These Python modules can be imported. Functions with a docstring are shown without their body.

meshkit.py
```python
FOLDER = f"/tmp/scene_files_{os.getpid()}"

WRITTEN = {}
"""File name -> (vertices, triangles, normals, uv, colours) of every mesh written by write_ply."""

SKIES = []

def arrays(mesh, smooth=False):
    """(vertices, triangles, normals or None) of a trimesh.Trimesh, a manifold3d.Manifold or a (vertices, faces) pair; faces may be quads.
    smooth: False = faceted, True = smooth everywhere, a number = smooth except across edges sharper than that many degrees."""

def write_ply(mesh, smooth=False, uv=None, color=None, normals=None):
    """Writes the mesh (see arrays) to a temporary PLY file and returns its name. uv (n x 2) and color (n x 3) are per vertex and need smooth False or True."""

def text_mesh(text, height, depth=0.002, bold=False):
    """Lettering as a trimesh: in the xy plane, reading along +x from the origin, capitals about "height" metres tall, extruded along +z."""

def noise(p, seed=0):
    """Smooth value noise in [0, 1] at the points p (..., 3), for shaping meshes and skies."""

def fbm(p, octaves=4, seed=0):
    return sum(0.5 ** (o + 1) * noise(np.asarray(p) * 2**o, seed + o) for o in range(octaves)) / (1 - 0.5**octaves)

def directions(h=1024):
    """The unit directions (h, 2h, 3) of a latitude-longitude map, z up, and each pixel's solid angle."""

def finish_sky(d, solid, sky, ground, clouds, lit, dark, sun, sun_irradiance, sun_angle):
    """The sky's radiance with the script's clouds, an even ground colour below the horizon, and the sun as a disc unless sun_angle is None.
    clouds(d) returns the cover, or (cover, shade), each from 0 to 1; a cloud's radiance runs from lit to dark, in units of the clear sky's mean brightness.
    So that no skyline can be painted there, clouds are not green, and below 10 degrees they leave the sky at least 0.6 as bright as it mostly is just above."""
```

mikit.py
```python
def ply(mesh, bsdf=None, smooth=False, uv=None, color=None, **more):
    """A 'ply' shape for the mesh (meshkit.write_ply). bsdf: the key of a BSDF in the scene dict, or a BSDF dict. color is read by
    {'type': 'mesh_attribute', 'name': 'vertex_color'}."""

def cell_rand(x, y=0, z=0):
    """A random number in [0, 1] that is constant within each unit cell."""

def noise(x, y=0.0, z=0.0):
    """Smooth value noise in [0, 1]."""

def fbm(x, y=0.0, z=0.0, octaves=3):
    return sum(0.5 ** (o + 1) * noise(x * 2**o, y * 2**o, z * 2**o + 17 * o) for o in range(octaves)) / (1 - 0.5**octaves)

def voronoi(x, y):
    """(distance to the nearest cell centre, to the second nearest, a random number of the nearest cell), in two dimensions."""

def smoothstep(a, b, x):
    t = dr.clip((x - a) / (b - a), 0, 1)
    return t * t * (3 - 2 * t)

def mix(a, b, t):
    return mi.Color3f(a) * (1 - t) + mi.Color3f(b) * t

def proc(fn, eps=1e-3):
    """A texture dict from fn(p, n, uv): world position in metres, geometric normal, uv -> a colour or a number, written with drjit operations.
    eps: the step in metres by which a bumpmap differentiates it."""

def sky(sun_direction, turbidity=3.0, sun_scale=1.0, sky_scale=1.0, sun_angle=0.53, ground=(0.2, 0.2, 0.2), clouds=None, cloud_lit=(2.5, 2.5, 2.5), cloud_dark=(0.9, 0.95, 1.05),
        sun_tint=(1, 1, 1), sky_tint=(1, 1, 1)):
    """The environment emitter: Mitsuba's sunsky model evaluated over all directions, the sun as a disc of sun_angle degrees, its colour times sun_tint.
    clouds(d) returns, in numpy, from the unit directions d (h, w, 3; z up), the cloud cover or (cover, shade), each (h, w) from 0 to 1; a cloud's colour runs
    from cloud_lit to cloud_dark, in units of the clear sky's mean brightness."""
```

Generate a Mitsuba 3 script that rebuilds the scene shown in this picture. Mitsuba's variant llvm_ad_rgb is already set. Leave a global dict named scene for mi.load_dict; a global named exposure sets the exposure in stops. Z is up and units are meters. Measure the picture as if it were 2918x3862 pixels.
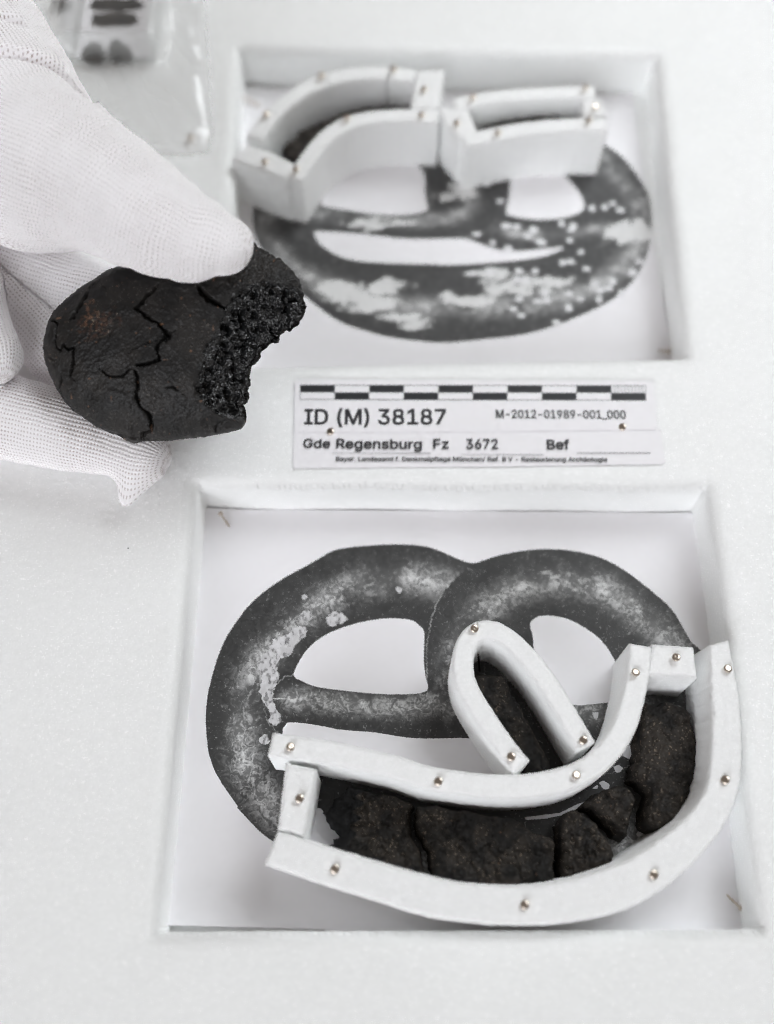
import math, random, numpy as np, trimesh, mitsuba as mi, drjit as dr, mikit, meshkit, shapely
from shapely.geometry import Polygon, LineString, Point
from scipy.spatial import Delaunay, cKDTree
from mikit import noise, fbm, voronoi, cell_rand, smoothstep, mix, proc
T = mi.ScalarTransform4f
MM = 0.001
rng = np.random.default_rng(7)
scene, labels = {}, {}

# ---------------------------------------------------------------- camera, light, exposure
scene['camera'] = {'type': 'thinlens', 'fov': 41.07, 'fov_axis': 'x', 'aperture_radius': 0.0042, 'focus_distance': 0.2715,
                   'near_clip': 0.01, 'far_clip': 20.0,
                   'to_world': T().look_at(origin=[0, -0.113, 0.260], target=[0, 0.0, 0.260 - 0.113 * math.tan(math.radians(66.5))], up=[0, 0, 1])}
exposure = 0.03

def panel(key, pos, target, w, h, rgb, label, cat):
    scene[key] = {'type': 'rectangle', 'to_world': T().look_at(origin=pos, target=target, up=[0, 0, 1]) @ T().scale([w / 2, h / 2, 1]),
                  'emitter': {'type': 'area', 'radiance': {'type': 'rgb', 'value': rgb}}, 'bsdf': {'type': 'diffuse', 'reflectance': {'type': 'rgb', 'value': [.5, .5, .5]}}}
    labels[key] = {'label': label, 'category': cat, 'kind': 'structure'}
panel('softbox', [.52, .56, .80], [0, 0, 0], .62, .62, [5.75, 5.98, 6.12], 'square white softbox lamp standing behind the tray on the right', 'lamp')
panel('window', [-.75, -1.85, 1.15], [0, 0, 0], 1.7, 1.3, [4.7, 4.78, 4.98], 'daylit room window behind the viewer', 'window')
scene['room_light'] = {'type': 'constant', 'radiance': {'type': 'rgb', 'value': [.205, .182, .168]}}

# ---------------------------------------------------------------- helpers
def resample(ring, s):
    p = np.asarray(ring, float)
    if np.allclose(p[0], p[-1]): p = p[:-1]
    q = np.vstack([p, p[:1]]); L = np.r_[0, np.cumsum(np.linalg.norm(np.diff(q, axis=0), axis=1))]
    n = max(8, int(round(L[-1] / s))); t = np.arange(n) * L[-1] / n
    return np.c_[np.interp(t, L, q[:, 0]), np.interp(t, L, q[:, 1])]

def chaikin(p, n=2, closed=True):
    p = np.asarray(p, float)
    for _ in range(n):
        q = np.roll(p, -1, 0) if closed else p[1:]
        a = p if closed else p[:-1]
        m = np.stack([.75 * a + .25 * q, .25 * a + .75 * q], 1).reshape(-1, 2)
        p = m if closed else np.vstack([p[:1], m, p[-1:]])
    return p

def poly(p, smooth=2):
    g = Polygon(chaikin(p, smooth) if smooth else p).buffer(0)
    return max(g.geoms, key=lambda x: x.area) if hasattr(g, 'geoms') else g

def ribbon(p, half, cap=2):
    return LineString(chaikin(p, 3, False)).buffer(half, cap_style=cap, join_style=1)

def fuzz(ring, amp, scale, seed):
    """Uneven cut edge: moves a ring of points along its normals."""
    t = np.roll(ring, -1, 0) - np.roll(ring, 1, 0)
    nrm = np.c_[t[:, 1], -t[:, 0]] / (np.linalg.norm(t, axis=1, keepdims=True) + 1e-9)
    k = meshkit.fbm(np.c_[ring / scale, np.full(len(ring), seed * 7.3)], 3, seed) - .5
    return ring + nrm * (2 * amp * k)[:, None]

def sheet(g, s, seed=0, rough=0, scale=1.0, inset=()):
    """Triangulation of polygon g (mm): points, triangles, boundary rings (index lists), distance of each point to the edge."""
    r = np.random.default_rng(seed + 11); g = shapely.geometry.polygon.orient(g)
    rings = [resample(c.coords, s) for c in [g.exterior, *g.interiors]]
    if rough: rings = [fuzz(c, rough, scale, seed + i) for i, c in enumerate(rings)]
    g = Polygon(rings[0], rings[1:]).buffer(0)
    if hasattr(g, 'geoms'): g = max(g.geoms, key=lambda x: x.area)
    dense = np.vstack([resample(c, s / 3) for c in rings]); tree = cKDTree(dense)
    x0, y0, x1, y1 = g.bounds
    gx, gy = np.meshgrid(np.arange(x0, x1, s), np.arange(y0, y1, s * .87))
    gx = gx + (np.arange(gx.shape[0]) % 2)[:, None] * s / 2
    P = np.c_[gx.ravel(), gy.ravel()] + r.uniform(-.12, .12, (gx.size, 2)) * s
    P = P[shapely.contains_xy(g, P[:, 0], P[:, 1])]
    P = P[tree.query(P)[0] > max(.55 * s, (max(inset) + .3 * s) if inset else 0)]
    ex = []
    for d in inset:
        b = g.buffer(-d)
        for q in getattr(b, 'geoms', [b]):
            if not q.is_empty: ex += [resample(c.coords, s) for c in [q.exterior, *q.interiors]]
    B = np.vstack(rings); idx, k = [], 0
    for c in rings: idx.append(np.arange(k, k + len(c))); k += len(c)
    P = np.vstack([B, *ex, P]); tri = Delaunay(P).simplices
    c = P[tri].mean(1)
    tri = tri[shapely.contains_xy(g, c[:, 0], c[:, 1])]
    a = P[tri]; area = (a[:, 1, 0] - a[:, 0, 0]) * (a[:, 2, 1] - a[:, 0, 1]) - (a[:, 1, 1] - a[:, 0, 1]) * (a[:, 2, 0] - a[:, 0, 0])
    tri[area < 0] = tri[area < 0][:, ::-1]; tri = tri[np.abs(area) > 1e-7]
    d = tree.query(P)[0]; d[:len(B)] = 0
    return P, tri, idx, d

def rounded(d, w):
    return np.sqrt(np.maximum(0, 1 - (1 - np.minimum(d / w, 1)) ** 2))

def slab(g, top, bot, r=.7, s=.5, rough=.08, seed=0, inset=(), bump=0, levels=4, lean=(0, 0)):
    """A cut piece of foam: flat top with a soft edge and sides down to bot (mm)."""
    P, tri, idx, d = sheet(g, s, seed, rough, 1.2, inset)
    z = top - r + r * rounded(d, r)
    if bump: z = z + bump * (meshkit.fbm(np.c_[P / 1.1, np.full(len(P), seed)], 2, seed) - .5) * np.minimum(d / r, 1)
    V, F = [np.c_[P, z]], [tri]; n = len(P)
    for ix in idx:
        prev = ix
        for k in range(1, levels + 1):
            zz = (top - r) + (bot - top + r) * k / levels
            ring = fuzz(P[ix], .06 if bump else 0, 1.5, seed + 31 * k)
            V.append(np.c_[ring + np.array(lean) * k / levels, np.full(len(ix), zz)]); cur = np.arange(n, n + len(ix)); n += len(ix)
            a, b, c2, d2 = prev, np.roll(prev, -1), np.roll(cur, -1), cur
            F += [np.c_[a, d2, c2], np.c_[a, c2, b]]; prev = cur
    return np.vstack(V) * MM, np.vstack(F)

def closed(P, tri, idx, front, back):
    """Solid from two height fields that meet on the boundary."""
    nb = sum(map(len, idx)); n = len(P)
    m = np.arange(n); m[nb:] = np.arange(n, 2 * n - nb)
    return np.vstack([np.c_[P, front], np.c_[P[nb:], back[nb:]]]), np.vstack([tri, m[tri][:, ::-1]])

def add(key, mesh, bsdf, smooth=True, label=None, cat=None, group=None, kind=None, uv=None, tw=None):
    base, k = key, 0
    while key in scene or any(x.startswith(key + '__') for x in scene):
        k += 1; key = f'{base}_{k:03d}'
    scene[key] = mikit.ply(mesh, bsdf, smooth=smooth, uv=uv, **({'to_world': tw} if tw is not None else {}))
    tag(key, label, cat, group, kind)
    return key

def tag(key, label=None, cat=None, group=None, kind=None):
    e = {k: v for k, v in dict(label=label, category=cat, group=group, kind=kind).items() if v}
    if e: labels[key] = e

def numbered(base):
    key, k = base, 0
    while any(x == key or x.startswith(key + '__') for x in scene):
        k += 1; key = f'{base}_{k:03d}'
    return key

# ---------------------------------------------------------------- materials
def rgb(*c): return {'type': 'rgb', 'value': list(c)}
def bumped(inner, fn, scale, eps):
    return {'type': 'bumpmap', 'arbitrary': proc(fn, eps=eps), 'scale': scale, 'nested': inner}

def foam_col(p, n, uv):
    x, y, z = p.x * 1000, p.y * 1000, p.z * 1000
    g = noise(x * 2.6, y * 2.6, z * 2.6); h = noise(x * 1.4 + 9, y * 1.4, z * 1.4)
    painted_glint = smoothstep(.80, .97, g)  # glints of the foam cells, painted into the base colour as bright speckle
    k = .90 + .035 * (h - .5) + .05 * (g - .5) + .13 * painted_glint + .02 * (fbm(x * .05, y * .05, z * .05) - .5)
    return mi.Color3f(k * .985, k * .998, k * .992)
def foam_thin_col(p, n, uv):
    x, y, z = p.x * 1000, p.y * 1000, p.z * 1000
    g = noise(x * 2.2 + 3, y * 2.2, z * 2.2); s = smoothstep(.72, .95, noise(x * 2.9, y * 2.9 + 7, z * 2.9))  # g is grain; s paints the foam sparkle as lighter albedo dots
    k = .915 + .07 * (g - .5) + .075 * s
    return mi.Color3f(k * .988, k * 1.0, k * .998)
def foam_h(p, n, uv):
    x, y, z = p.x * 1000, p.y * 1000, p.z * 1000
    return noise(x * 1.6, y * 1.6, z * 1.6) + .6 * noise(x * 3.1, y * 3.1, z * 3.1 + 5)
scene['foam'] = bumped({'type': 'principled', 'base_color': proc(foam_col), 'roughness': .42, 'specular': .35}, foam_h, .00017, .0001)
scene['foam_thin'] = bumped({'type': 'principled', 'base_color': proc(foam_thin_col), 'roughness': .5, 'specular': .3}, foam_h, .0003, .0001)

def paper_col(p, n, uv):
    k = .86 + .015 * (fbm(p.x * 900, p.y * 900, 0.0) - .5)
    return mi.Color3f(k * .985, k * .975, k * 1.0)
scene['paper'] = {'type': 'twosided', 'bsdf': {'type': 'principled', 'base_color': proc(paper_col), 'roughness': .5, 'specular': .35}}

def print_col(soft, flour):
    def f(p, n, uv):
        x, y = p.x * 1000, p.y * 1000
        a, t = uv.x, uv.y
        wx, wy = 4 * (fbm(x * .3, y * .3, 3.0) - .5), 4 * (fbm(x * .3, y * .3, 8.0) - .5)
        streak = fbm(x * .7 + wx * 1.8, y * .7 + wy * 1.8, 0.0, 4)
        along = fbm(a * .28 + wx, t * 5.5 + wy * 1.5, 6.0, 3)
        fine = noise(x * 2.6 + wx, y * 2.6 + wy, 2.0)
        big = fbm(x * .11, y * .11, 5.0)
        ridge = 1 - dr.abs(2 * noise(x * 1.2 + wx * 2, y * 1.2 + wy * 2, 4.0) - 1)
        band = dr.exp(-dr.square((t + (.28 if soft else .06)) / (.42 if soft else .48)))
        lit = band * smoothstep(.25, .58, big + .5 * (along - .5))
        k = (.045 if soft else .030) + .03 * streak + band * (.05 + .11 * smoothstep(.3, .62, big))
        k = k + lit * (.40 if soft else .44) * smoothstep(.40, .74, streak * .46 + fine * .14 + .22 * ridge + .18 * along)
        k = k + .16 * smoothstep(.82, .94, fine) * smoothstep(.35, .55, streak)
        if flour:
            k = k + flour(x, y, streak * .6 + along * .4)
        k = dr.minimum(k, .72)
        return mi.Color3f(k, k * 1.005, k * 1.0)
    return f
def flour_upper(x, y, streak):
    s = mi.Float(0); x, y = x + 9 * (fbm(x * .16, y * .3, 21.0) - .5), y + 6 * (fbm(x * .16, y * .3, 27.0) - .5)
    for cx, cy, rx, ry in FLOUR_UP:
        d = dr.square((x - cx) / rx) + dr.square((y - cy) / ry)
        s = dr.maximum(s, smoothstep(1.4, .6, d + 3.2 * (streak - .5)))
    return .60 * s
FLOUR_UP = [(q[0], q[1], rx, ry) for q, (rx, ry) in zip([(-15.7,84.2),(-5.3,80.1),(5.1,74),(25.9,81),(38,85.5),(51.6,88.2),(77.3,107.6),(84.3,108.5),(19.4,123),(25.7,125),(9.5,71.4),(-0.8,86.4),(-2.4,110.8),(33.7,90)],
            [(9, 4), (9, 3.5), (8, 2.5), (11, 2.6), (8, 3), (8, 3.2), (5, 4.5), (3, 4), (3, 2), (4, 2.2), (6, 2.0), (7, 2.2), (11, 1.3), (6, 2)])]
scene['print_ink'] = {'type': 'twosided', 'bsdf': {'type': 'principled', 'base_color': proc(print_col(False, None)), 'roughness': .5, 'specular': .3}}
scene['print_ink_soft'] = {'type': 'twosided', 'bsdf': {'type': 'principled', 'base_color': proc(print_col(True, flour_upper)), 'roughness': .5, 'specular': .3}}
def flour_col(p, n, uv):
    x, y = p.x * 1000, p.y * 1000
    k = .56 + .30 * (fbm(x * .9, y * .9, 0.0) - .4) - .34 * smoothstep(.52, .72, fbm(x * 1.5, y * .9, 4.0))
    return mi.Color3f(k, k * .995, k * 1.01)
scene['print_white'] = {'type': 'twosided', 'bsdf': {'type': 'principled', 'base_color': proc(flour_col), 'roughness': .5, 'specular': .3}}
scene['print_salt'] = {'type': 'twosided', 'bsdf': {'type': 'principled', 'base_color': rgb(.72, .72, .735), 'roughness': .5, 'specular': .3}}
scene['print_black'] = {'type': 'twosided', 'bsdf': {'type': 'principled', 'base_color': rgb(.022, .023, .026), 'roughness': .5, 'specular': .3}}
scene['print_grey'] = {'type': 'twosided', 'bsdf': {'type': 'diffuse', 'reflectance': rgb(.22, .22, .23)}}

def char_col(p, n, uv):
    x, y, z = p.x * 1000, p.y * 1000, p.z * 1000
    a = fbm(x * .3, y * .3, z * .3, 4); g = noise(x * 2.3, y * 2.3, z * 2.3)
    base = mix([.0085, .0075, .0068], [.031, .0255, .0205], smoothstep(.3, .7, a))
    base = base + mi.Color3f(.15, .12, .09) * smoothstep(.70, .92, g) * smoothstep(.35, .65, a)
    return base + mi.Color3f(.10, .055, .030) * smoothstep(.90, .97, noise(x * 1.1, y * 1.1, z * 1.1 + 7)) * .8
def char_h(p, n, uv):
    x, y, z = p.x * 1000, p.y * 1000, p.z * 1000
    return noise(x * 1.7, y * 1.7, z * 1.7) + .5 * noise(x * 4.2, y * 4.2, z * 4.2)
scene['char_crust'] = bumped({'type': 'principled', 'base_color': proc(char_col), 'roughness': .6, 'specular': .35}, char_h, .0005, .0001)
def crumb_col(p, n, uv):
    g = noise(p.x * 2500, p.y * 2500, p.z * 2500)
    return mi.Color3f(.007, .0075, .008) + .010 * g
def crumb_h(p, n, uv):
    x, y, z = p.x * 1000, p.y * 1000, p.z * 1000
    return 1 - dr.abs(2 * noise(x * 1.3, y * 1.3, z * 1.3) - 1) + .6 * noise(x * 3, y * 3, z * 3)
scene['char_crumb'] = bumped({'type': 'principled', 'base_color': proc(crumb_col), 'roughness': .2, 'specular': .75}, crumb_h, .00035, .0001)

scene['char_soot'] = bumped({'type': 'principled', 'base_color': rgb(.0065, .0065, .007), 'roughness': .6, 'specular': .3}, crumb_h, .0004, .0001)

# held piece: uv = its own surface coordinates in mm
BROWN = [(-72.1,47.6),(-74,48.6),(-69.7,46.2),(-67.2,45.2)]
def held_col(p, n, uv):
    x, y = uv.x, uv.y
    a = fbm(x * .22, y * .22, 1.0, 4); g = noise(x * 2.6, y * 2.6, 3.0)
    base = mix([.0055, .0053, .0053], [.0135, .0120, .0110], smoothstep(.3, .7, a))
    base = base + mi.Color3f(.05, .045, .04) * smoothstep(.80, .95, g) * smoothstep(.4, .65, a)
    wob = 1.6 * (fbm(x * .8, y * .8, 2.0) - .5)
    d1 = dr.sqrt(dr.square((x - BROWN[0][0]) / 5.2) + dr.square((y - BROWN[0][1]) / 4.6)) + wob
    d2 = dr.sqrt(dr.square((x - BROWN[1][0]) / 1.7) + dr.square((y - BROWN[1][1]) / 3.6)) + wob
    sp = noise(x * 2.2, y * 2.2, 9.0)
    base = base + mi.Color3f(.030, .012, .006) * smoothstep(1.1, .5, d1) * smoothstep(.25, .7, sp)
    base = base + mi.Color3f(.075, .036, .018) * smoothstep(1.1, .3, d2) * smoothstep(.3, .8, sp)
    base = base + mi.Color3f(.20, .17, .12) * smoothstep(1.1, .6, d1) * smoothstep(.86, .95, noise(x * 2.8, y * 2.8, 5.0))
    base = base + mi.Color3f(.10, .05, .025) * smoothstep(.93, .98, noise(x * .9, y * .9, 6.0))
    return base
def held_h(p, n, uv):
    x, y = uv.x, uv.y
    st = fbm(x * .5 + y * .35, y * 2.2 - x * 1.6, 0.0)
    return .8 * st + .5 * noise(x * 2.2, y * 2.2, 1.0) + .35 * noise(x * 5, y * 5, 2.0)
scene['held_crust'] = bumped({'type': 'principled', 'base_color': proc(held_col), 'roughness': .5, 'specular': .36}, held_h, .00022, .0001)

def knit(p, n, uv):
    u, v = uv.x, uv.y
    wob = .25 * (noise(u * .35, v * .35, 1.0) - .5)
    a = dr.sin((v + wob) * (2 * math.pi / 1.15)); row = dr.floor((v + wob) / 1.15)
    b = dr.sin((u + .33 * cell_rand(row)) * (2 * math.pi / .86))
    return a, b
def knit_h(p, n, uv):
    a, b = knit(p, n, uv)
    return .5 * a + .22 * b
def knit_col(p, n, uv):
    a, b = knit(p, n, uv)
    u, v = uv.x, uv.y
    hole = smoothstep(-.1, .85, -a) * smoothstep(-.4, .8, -b)
    amt = .55 + .45 * smoothstep(.3, .65, fbm(u * .08, v * .12, 3.0))
    col = mix([.925, .915, .93], [.36, .28, .26], hole * .95 * amt)
    return col
scene['knit'] = {'type': 'twosided', 'bsdf': bumped({'type': 'principled', 'base_color': proc(knit_col), 'roughness': .85, 'specular': .15, 'sheen': .3}, knit_h, .00015, .0001)}
scene['pin_metal'] = {'type': 'principled', 'base_color': rgb(.60, .53, .455), 'metallic': 1.0, 'roughness': .22}
scene['pin_dark'] = {'type': 'principled', 'base_color': rgb(.10, .09, .085), 'metallic': 1.0, 'roughness': .4}

# ---------------------------------------------------------------- foam tray
FLOOR = -17.0
hole_far = Polygon([(-50.3,172.5),(-47.1,46.9),(-4.8,48.2),(36,49.3),(63.2,49.9),(87.9,50.2),(91.7,169.3)])
hole_near = Polygon([(-52.7,8.5),(-53.9,-106.7),(87.7,-106.1),(88.4,-70.2),(89.3,-22),(88.9,7.6),(72.5,7.2),(46.8,7.8),(21.1,7.5),(-4.6,8.2),(-30.3,7.9)])
outer = Polygon([(-220, -190), (220, -190), (220, 310), (-220, 310)])
def big_slab(g, top, bot, r, seed):
    P, tri, idx, d = sheet(g, 1.5, seed, .16, 3.0, inset=(.12 * r, .4 * r, .8 * r, 1.3 * r))
    z = top - r + r * rounded(d, r) + .35 * (meshkit.fbm(np.c_[P / 14, np.full(len(P), 1.)], 3, 5) - .5) * np.minimum(d / 3, 1)
    V, F, n = [np.c_[P, z]], [tri], len(P)
    for ix in idx:
        c = np.c_[P[ix], np.full(len(ix), bot)]; cur = np.arange(n, n + len(ix)); n += len(ix); V.append(c)
        a, b, c2 = ix, np.roll(ix, -1), np.roll(cur, -1)
        F += [np.c_[a, cur, c2], np.c_[a, c2, b]]
    return np.vstack(V) * MM, np.vstack(F)
tray = 'foam_tray'
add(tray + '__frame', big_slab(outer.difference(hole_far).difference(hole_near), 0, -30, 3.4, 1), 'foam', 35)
fl = np.array([[-80, -125, FLOOR], [110, -125, FLOOR], [110, 190, FLOOR], [-80, 190, FLOOR]]) * MM
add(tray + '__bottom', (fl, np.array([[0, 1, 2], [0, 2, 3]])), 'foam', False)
tag(tray, 'white foam tray with two cut recesses and a crossbar between them', 'foam tray')

# ---------------------------------------------------------------- printed paper sheets
def paper_z(P, seed, lift):
    z = -16.5 + .5 * (meshkit.fbm(np.c_[P / 32, np.full(len(P), seed)], 2, seed)) ** 1
    if lift is not None:
        for (lx, ly, rad, h) in lift:
            z = z + h * np.maximum(0, 1 - np.hypot(P[:, 0] - lx, P[:, 1] - ly) / rad) ** 2
    return z
class Sheet:
    def __init__(self, key, g, seed, lift, label):
        self.key, self.seed, self.lift = key, seed, lift
        P, tri, idx, d = sheet(g, 2.0, seed)
        z = paper_z(P, seed, lift)
        V, F = closed(P, tri, idx, z, z - .11 * np.minimum(1, d))
        scene[key] = mikit.ply((V * MM, F), 'paper', smooth=35); tag(key, label, 'paper sheet')
    def ink(self, part, g, layer, bsdf, lines=None, half=8.0, s=.9, rough=.12, seed=0, scale=.8, over=None):
        P, tri, idx, d = sheet(g, s, seed, rough, scale)
        z = paper_z(P, self.seed, self.lift) + .07 * layer
        uv = np.zeros((len(P), 2))
        for ls, sel in ((lines, np.ones(len(P), bool)), (over[1], shapely.contains_xy(over[0], P[:, 0], P[:, 1]))) if over else ((lines or [], np.ones(len(P), bool)),):
            best = np.full(len(P), 1e9)
            for ln, half in ls:
                q = resample_open(chaikin(ln, 3, False), .5); dd, i = cKDTree(q).query(P)
                i1 = np.clip(i + 1, 1, len(q) - 1); tv = q[i1] - q[i1 - 1]; rel = P - q[i]
                sgn = np.sign(tv[:, 0] * rel[:, 1] - tv[:, 1] * rel[:, 0])
                m = (dd < best) & sel; best[m] = dd[m]; uv[m] = np.c_[i * .5, sgn * dd / half][m]
        return add(f'{self.key}__{part}', (np.c_[P, z] * MM, tri), bsdf, True, uv=uv)
def resample_open(p, s):
    L = np.r_[0, np.cumsum(np.linalg.norm(np.diff(p, axis=0), axis=1))]
    t = np.arange(0, L[-1], s)
    return np.c_[np.interp(t, L, p[:, 0]), np.interp(t, L, p[:, 1])]

ZP = -16.3
lowg = Polygon([(-53.9,7.9),(-18.3,7.7),(22.2,7.4),(62.8,7.1),(91.1,6.7),(90.7,-33.8),(89.8,-71.3),(88,-109.8),(41.6,-110.3),(-8.6,-109.3),(-15.6,-105.7),(-56.5,-104.8),(-56.5,-75.8),(-55.5,-27.2)])
lo_lift = [(*[(-56.5,-104.8)][0], 60, 2.2), (*[(-53.9,7.9)][0], 22, 1.6), (*[(85.5,-106.1)][0], 40, 1.2)]
lower = Sheet('printed_sheet', lowg, 3, lo_lift, 'white paper with a printed grey pretzel lying in the near recess')
outer_lo = [(24.1,-9.2),(18.7,-6.9),(14.9,-4.9),(10,-3.4),(2.4,-3),(-5.9,-3.5),(-11.3,-4),(-15.7,-4.9),(-19.4,-7.5),(-24.8,-10.7),(-30.1,-13.8),(-35.3,-17.8),(-39.4,-22.1),(-42.3,-26.8),(-44.9,-31.2),(-46.7,-37.1),(-47.9,-42.5),(-48.7,-47.7),(-48.7,-52.9),(-48.1,-58),(-47.3,-62.5),(-45.4,-67),(-43.2,-70.4),(-40.5,-73.8),(-37.9,-77.2),(-40.1,-75.2),(-35.9,-79.4),(-32.2,-83),(-28.7,-85.2),(-23.1,-88.6),(-8.8,-93),(7.5,-96.9),(24.9,-98.5),(42.4,-98),(57.9,-94.2),(71.6,-86.3),(82.3,-76),(88.7,-64.1),(91.5,-51.8),(90.3,-41.6),(86.2,-33.8),(84.1,-32.4),(82.7,-28.6),(79.7,-22.1),(76.3,-18.8),(72.3,-14.9),(66.6,-10),(60.3,-6.5),(51.2,-4.5),(41.8,-4.5),(32.5,-6.2),(27.1,-8.2)]
hole_l = [(-25.8,-41.9),(-24.9,-39.3),(-23.4,-36.1),(-20.9,-32.8),(-17.3,-30.1),(-13.6,-28.4),(-8.9,-26.8),(-4.6,-25.8),(1.2,-25.1),(7.1,-25.7),(8.7,-27.1),(10.5,-28.7),(10.2,-33.4),(10,-37.7),(10.6,-42.5),(11.5,-45.9),(7.4,-46.8),(-2.9,-46.7),(-10.7,-45.9),(-19.5,-44.8),(-22.7,-43.3)]
hole_r = [(39.6,-26.7),(40.5,-25.7),(42.8,-24.4),(46.5,-24.4),(51.4,-25.7),(55.5,-28.3),(58.4,-30.5),(61.2,-34.3),(62.5,-37.5),(63.7,-40.3),(64,-43.7),(63.1,-47.3),(60.3,-48.9),(55.1,-49.5),(50.3,-49.8),(46.2,-47.9),(41.8,-40.6),(40.4,-34.3),(40.5,-30.5)]
hole_b = [(-27.9,-54.4),(-23.3,-54.4),(-18.2,-55.2),(-11.5,-56.5),(-2.9,-57),(4.7,-58.4),(12.3,-58.7),(20.5,-58.4),(32.6,-59),(42.2,-64.1),(31.9,-73.1),(19.9,-72.7),(7.8,-70.1),(-10.4,-65.9),(-27.7,-60.7)]
glo = poly(outer_lo, 2).difference(poly(hole_l, 2)).difference(poly(hole_r, 2)).difference(poly(hole_b, 1))
lines_lo = [[(29.1,-24.5),(23.4,-19),(12.4,-14.2),(-0.7,-13.5),(-15.1,-18.3),(-29,-29.9),(-37.3,-42.9),(-39.6,-56.8),(-35.2,-70.1),(-23.3,-81.8),(-4.2,-88.6),(19.3,-91.9),(42.8,-91.9),(67.2,-82.9),(80.7,-68.9),(85,-59.2)],
            [(-28.3,-47.8),(-10.7,-49.3),(8,-51.2),(18.8,-46.8),(20.8,-40.4)], [(33.6,-39.1),(45.5,-50.6),(57.9,-51.8),(72.9,-50.6)]]
lines_lo = list(zip(lines_lo, (8.2, 5.8, 5.8)))
lines_hi = [[(87.4,-54.3),(81.9,-37.8),(71.8,-24.5),(59.6,-15.6),(45.3,-13.5),(31.9,-19),(21.8,-29.9),(18.9,-42.9),(16.2,-49.3)], [(18.8,-46.8),(8,-51.2),(-10.7,-49.6),(-25.5,-48.3)], [(33.6,-39.1),(45.5,-50.6),(57.9,-51.8),(72.9,-50.6)]]
lines_hi = list(zip(lines_hi, (8.2, 5.6, 5.8)))
over_lo = Polygon([(23.7,-9.6),(19.6,-13.5),(14.9,-19),(12.2,-25.8),(10.8,-33.8),(10.9,-46.8),(-23.5,-41),(-27.9,-41.9),(-30.4,-44.2),(-31.2,-48),(-30.1,-52.1),(-27.4,-54.6),(-23.5,-58),(20.2,-61.7),(44.8,-61.7),(95.6,-49.3),(94.3,-20.4),(48.8,0.7),(27.2,-3.6)])
lower.ink('printed_pretzel', glo, 1, 'print_ink', lines_lo, 8.2, .6, .14, 1, over=(over_lo, lines_hi))
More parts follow.
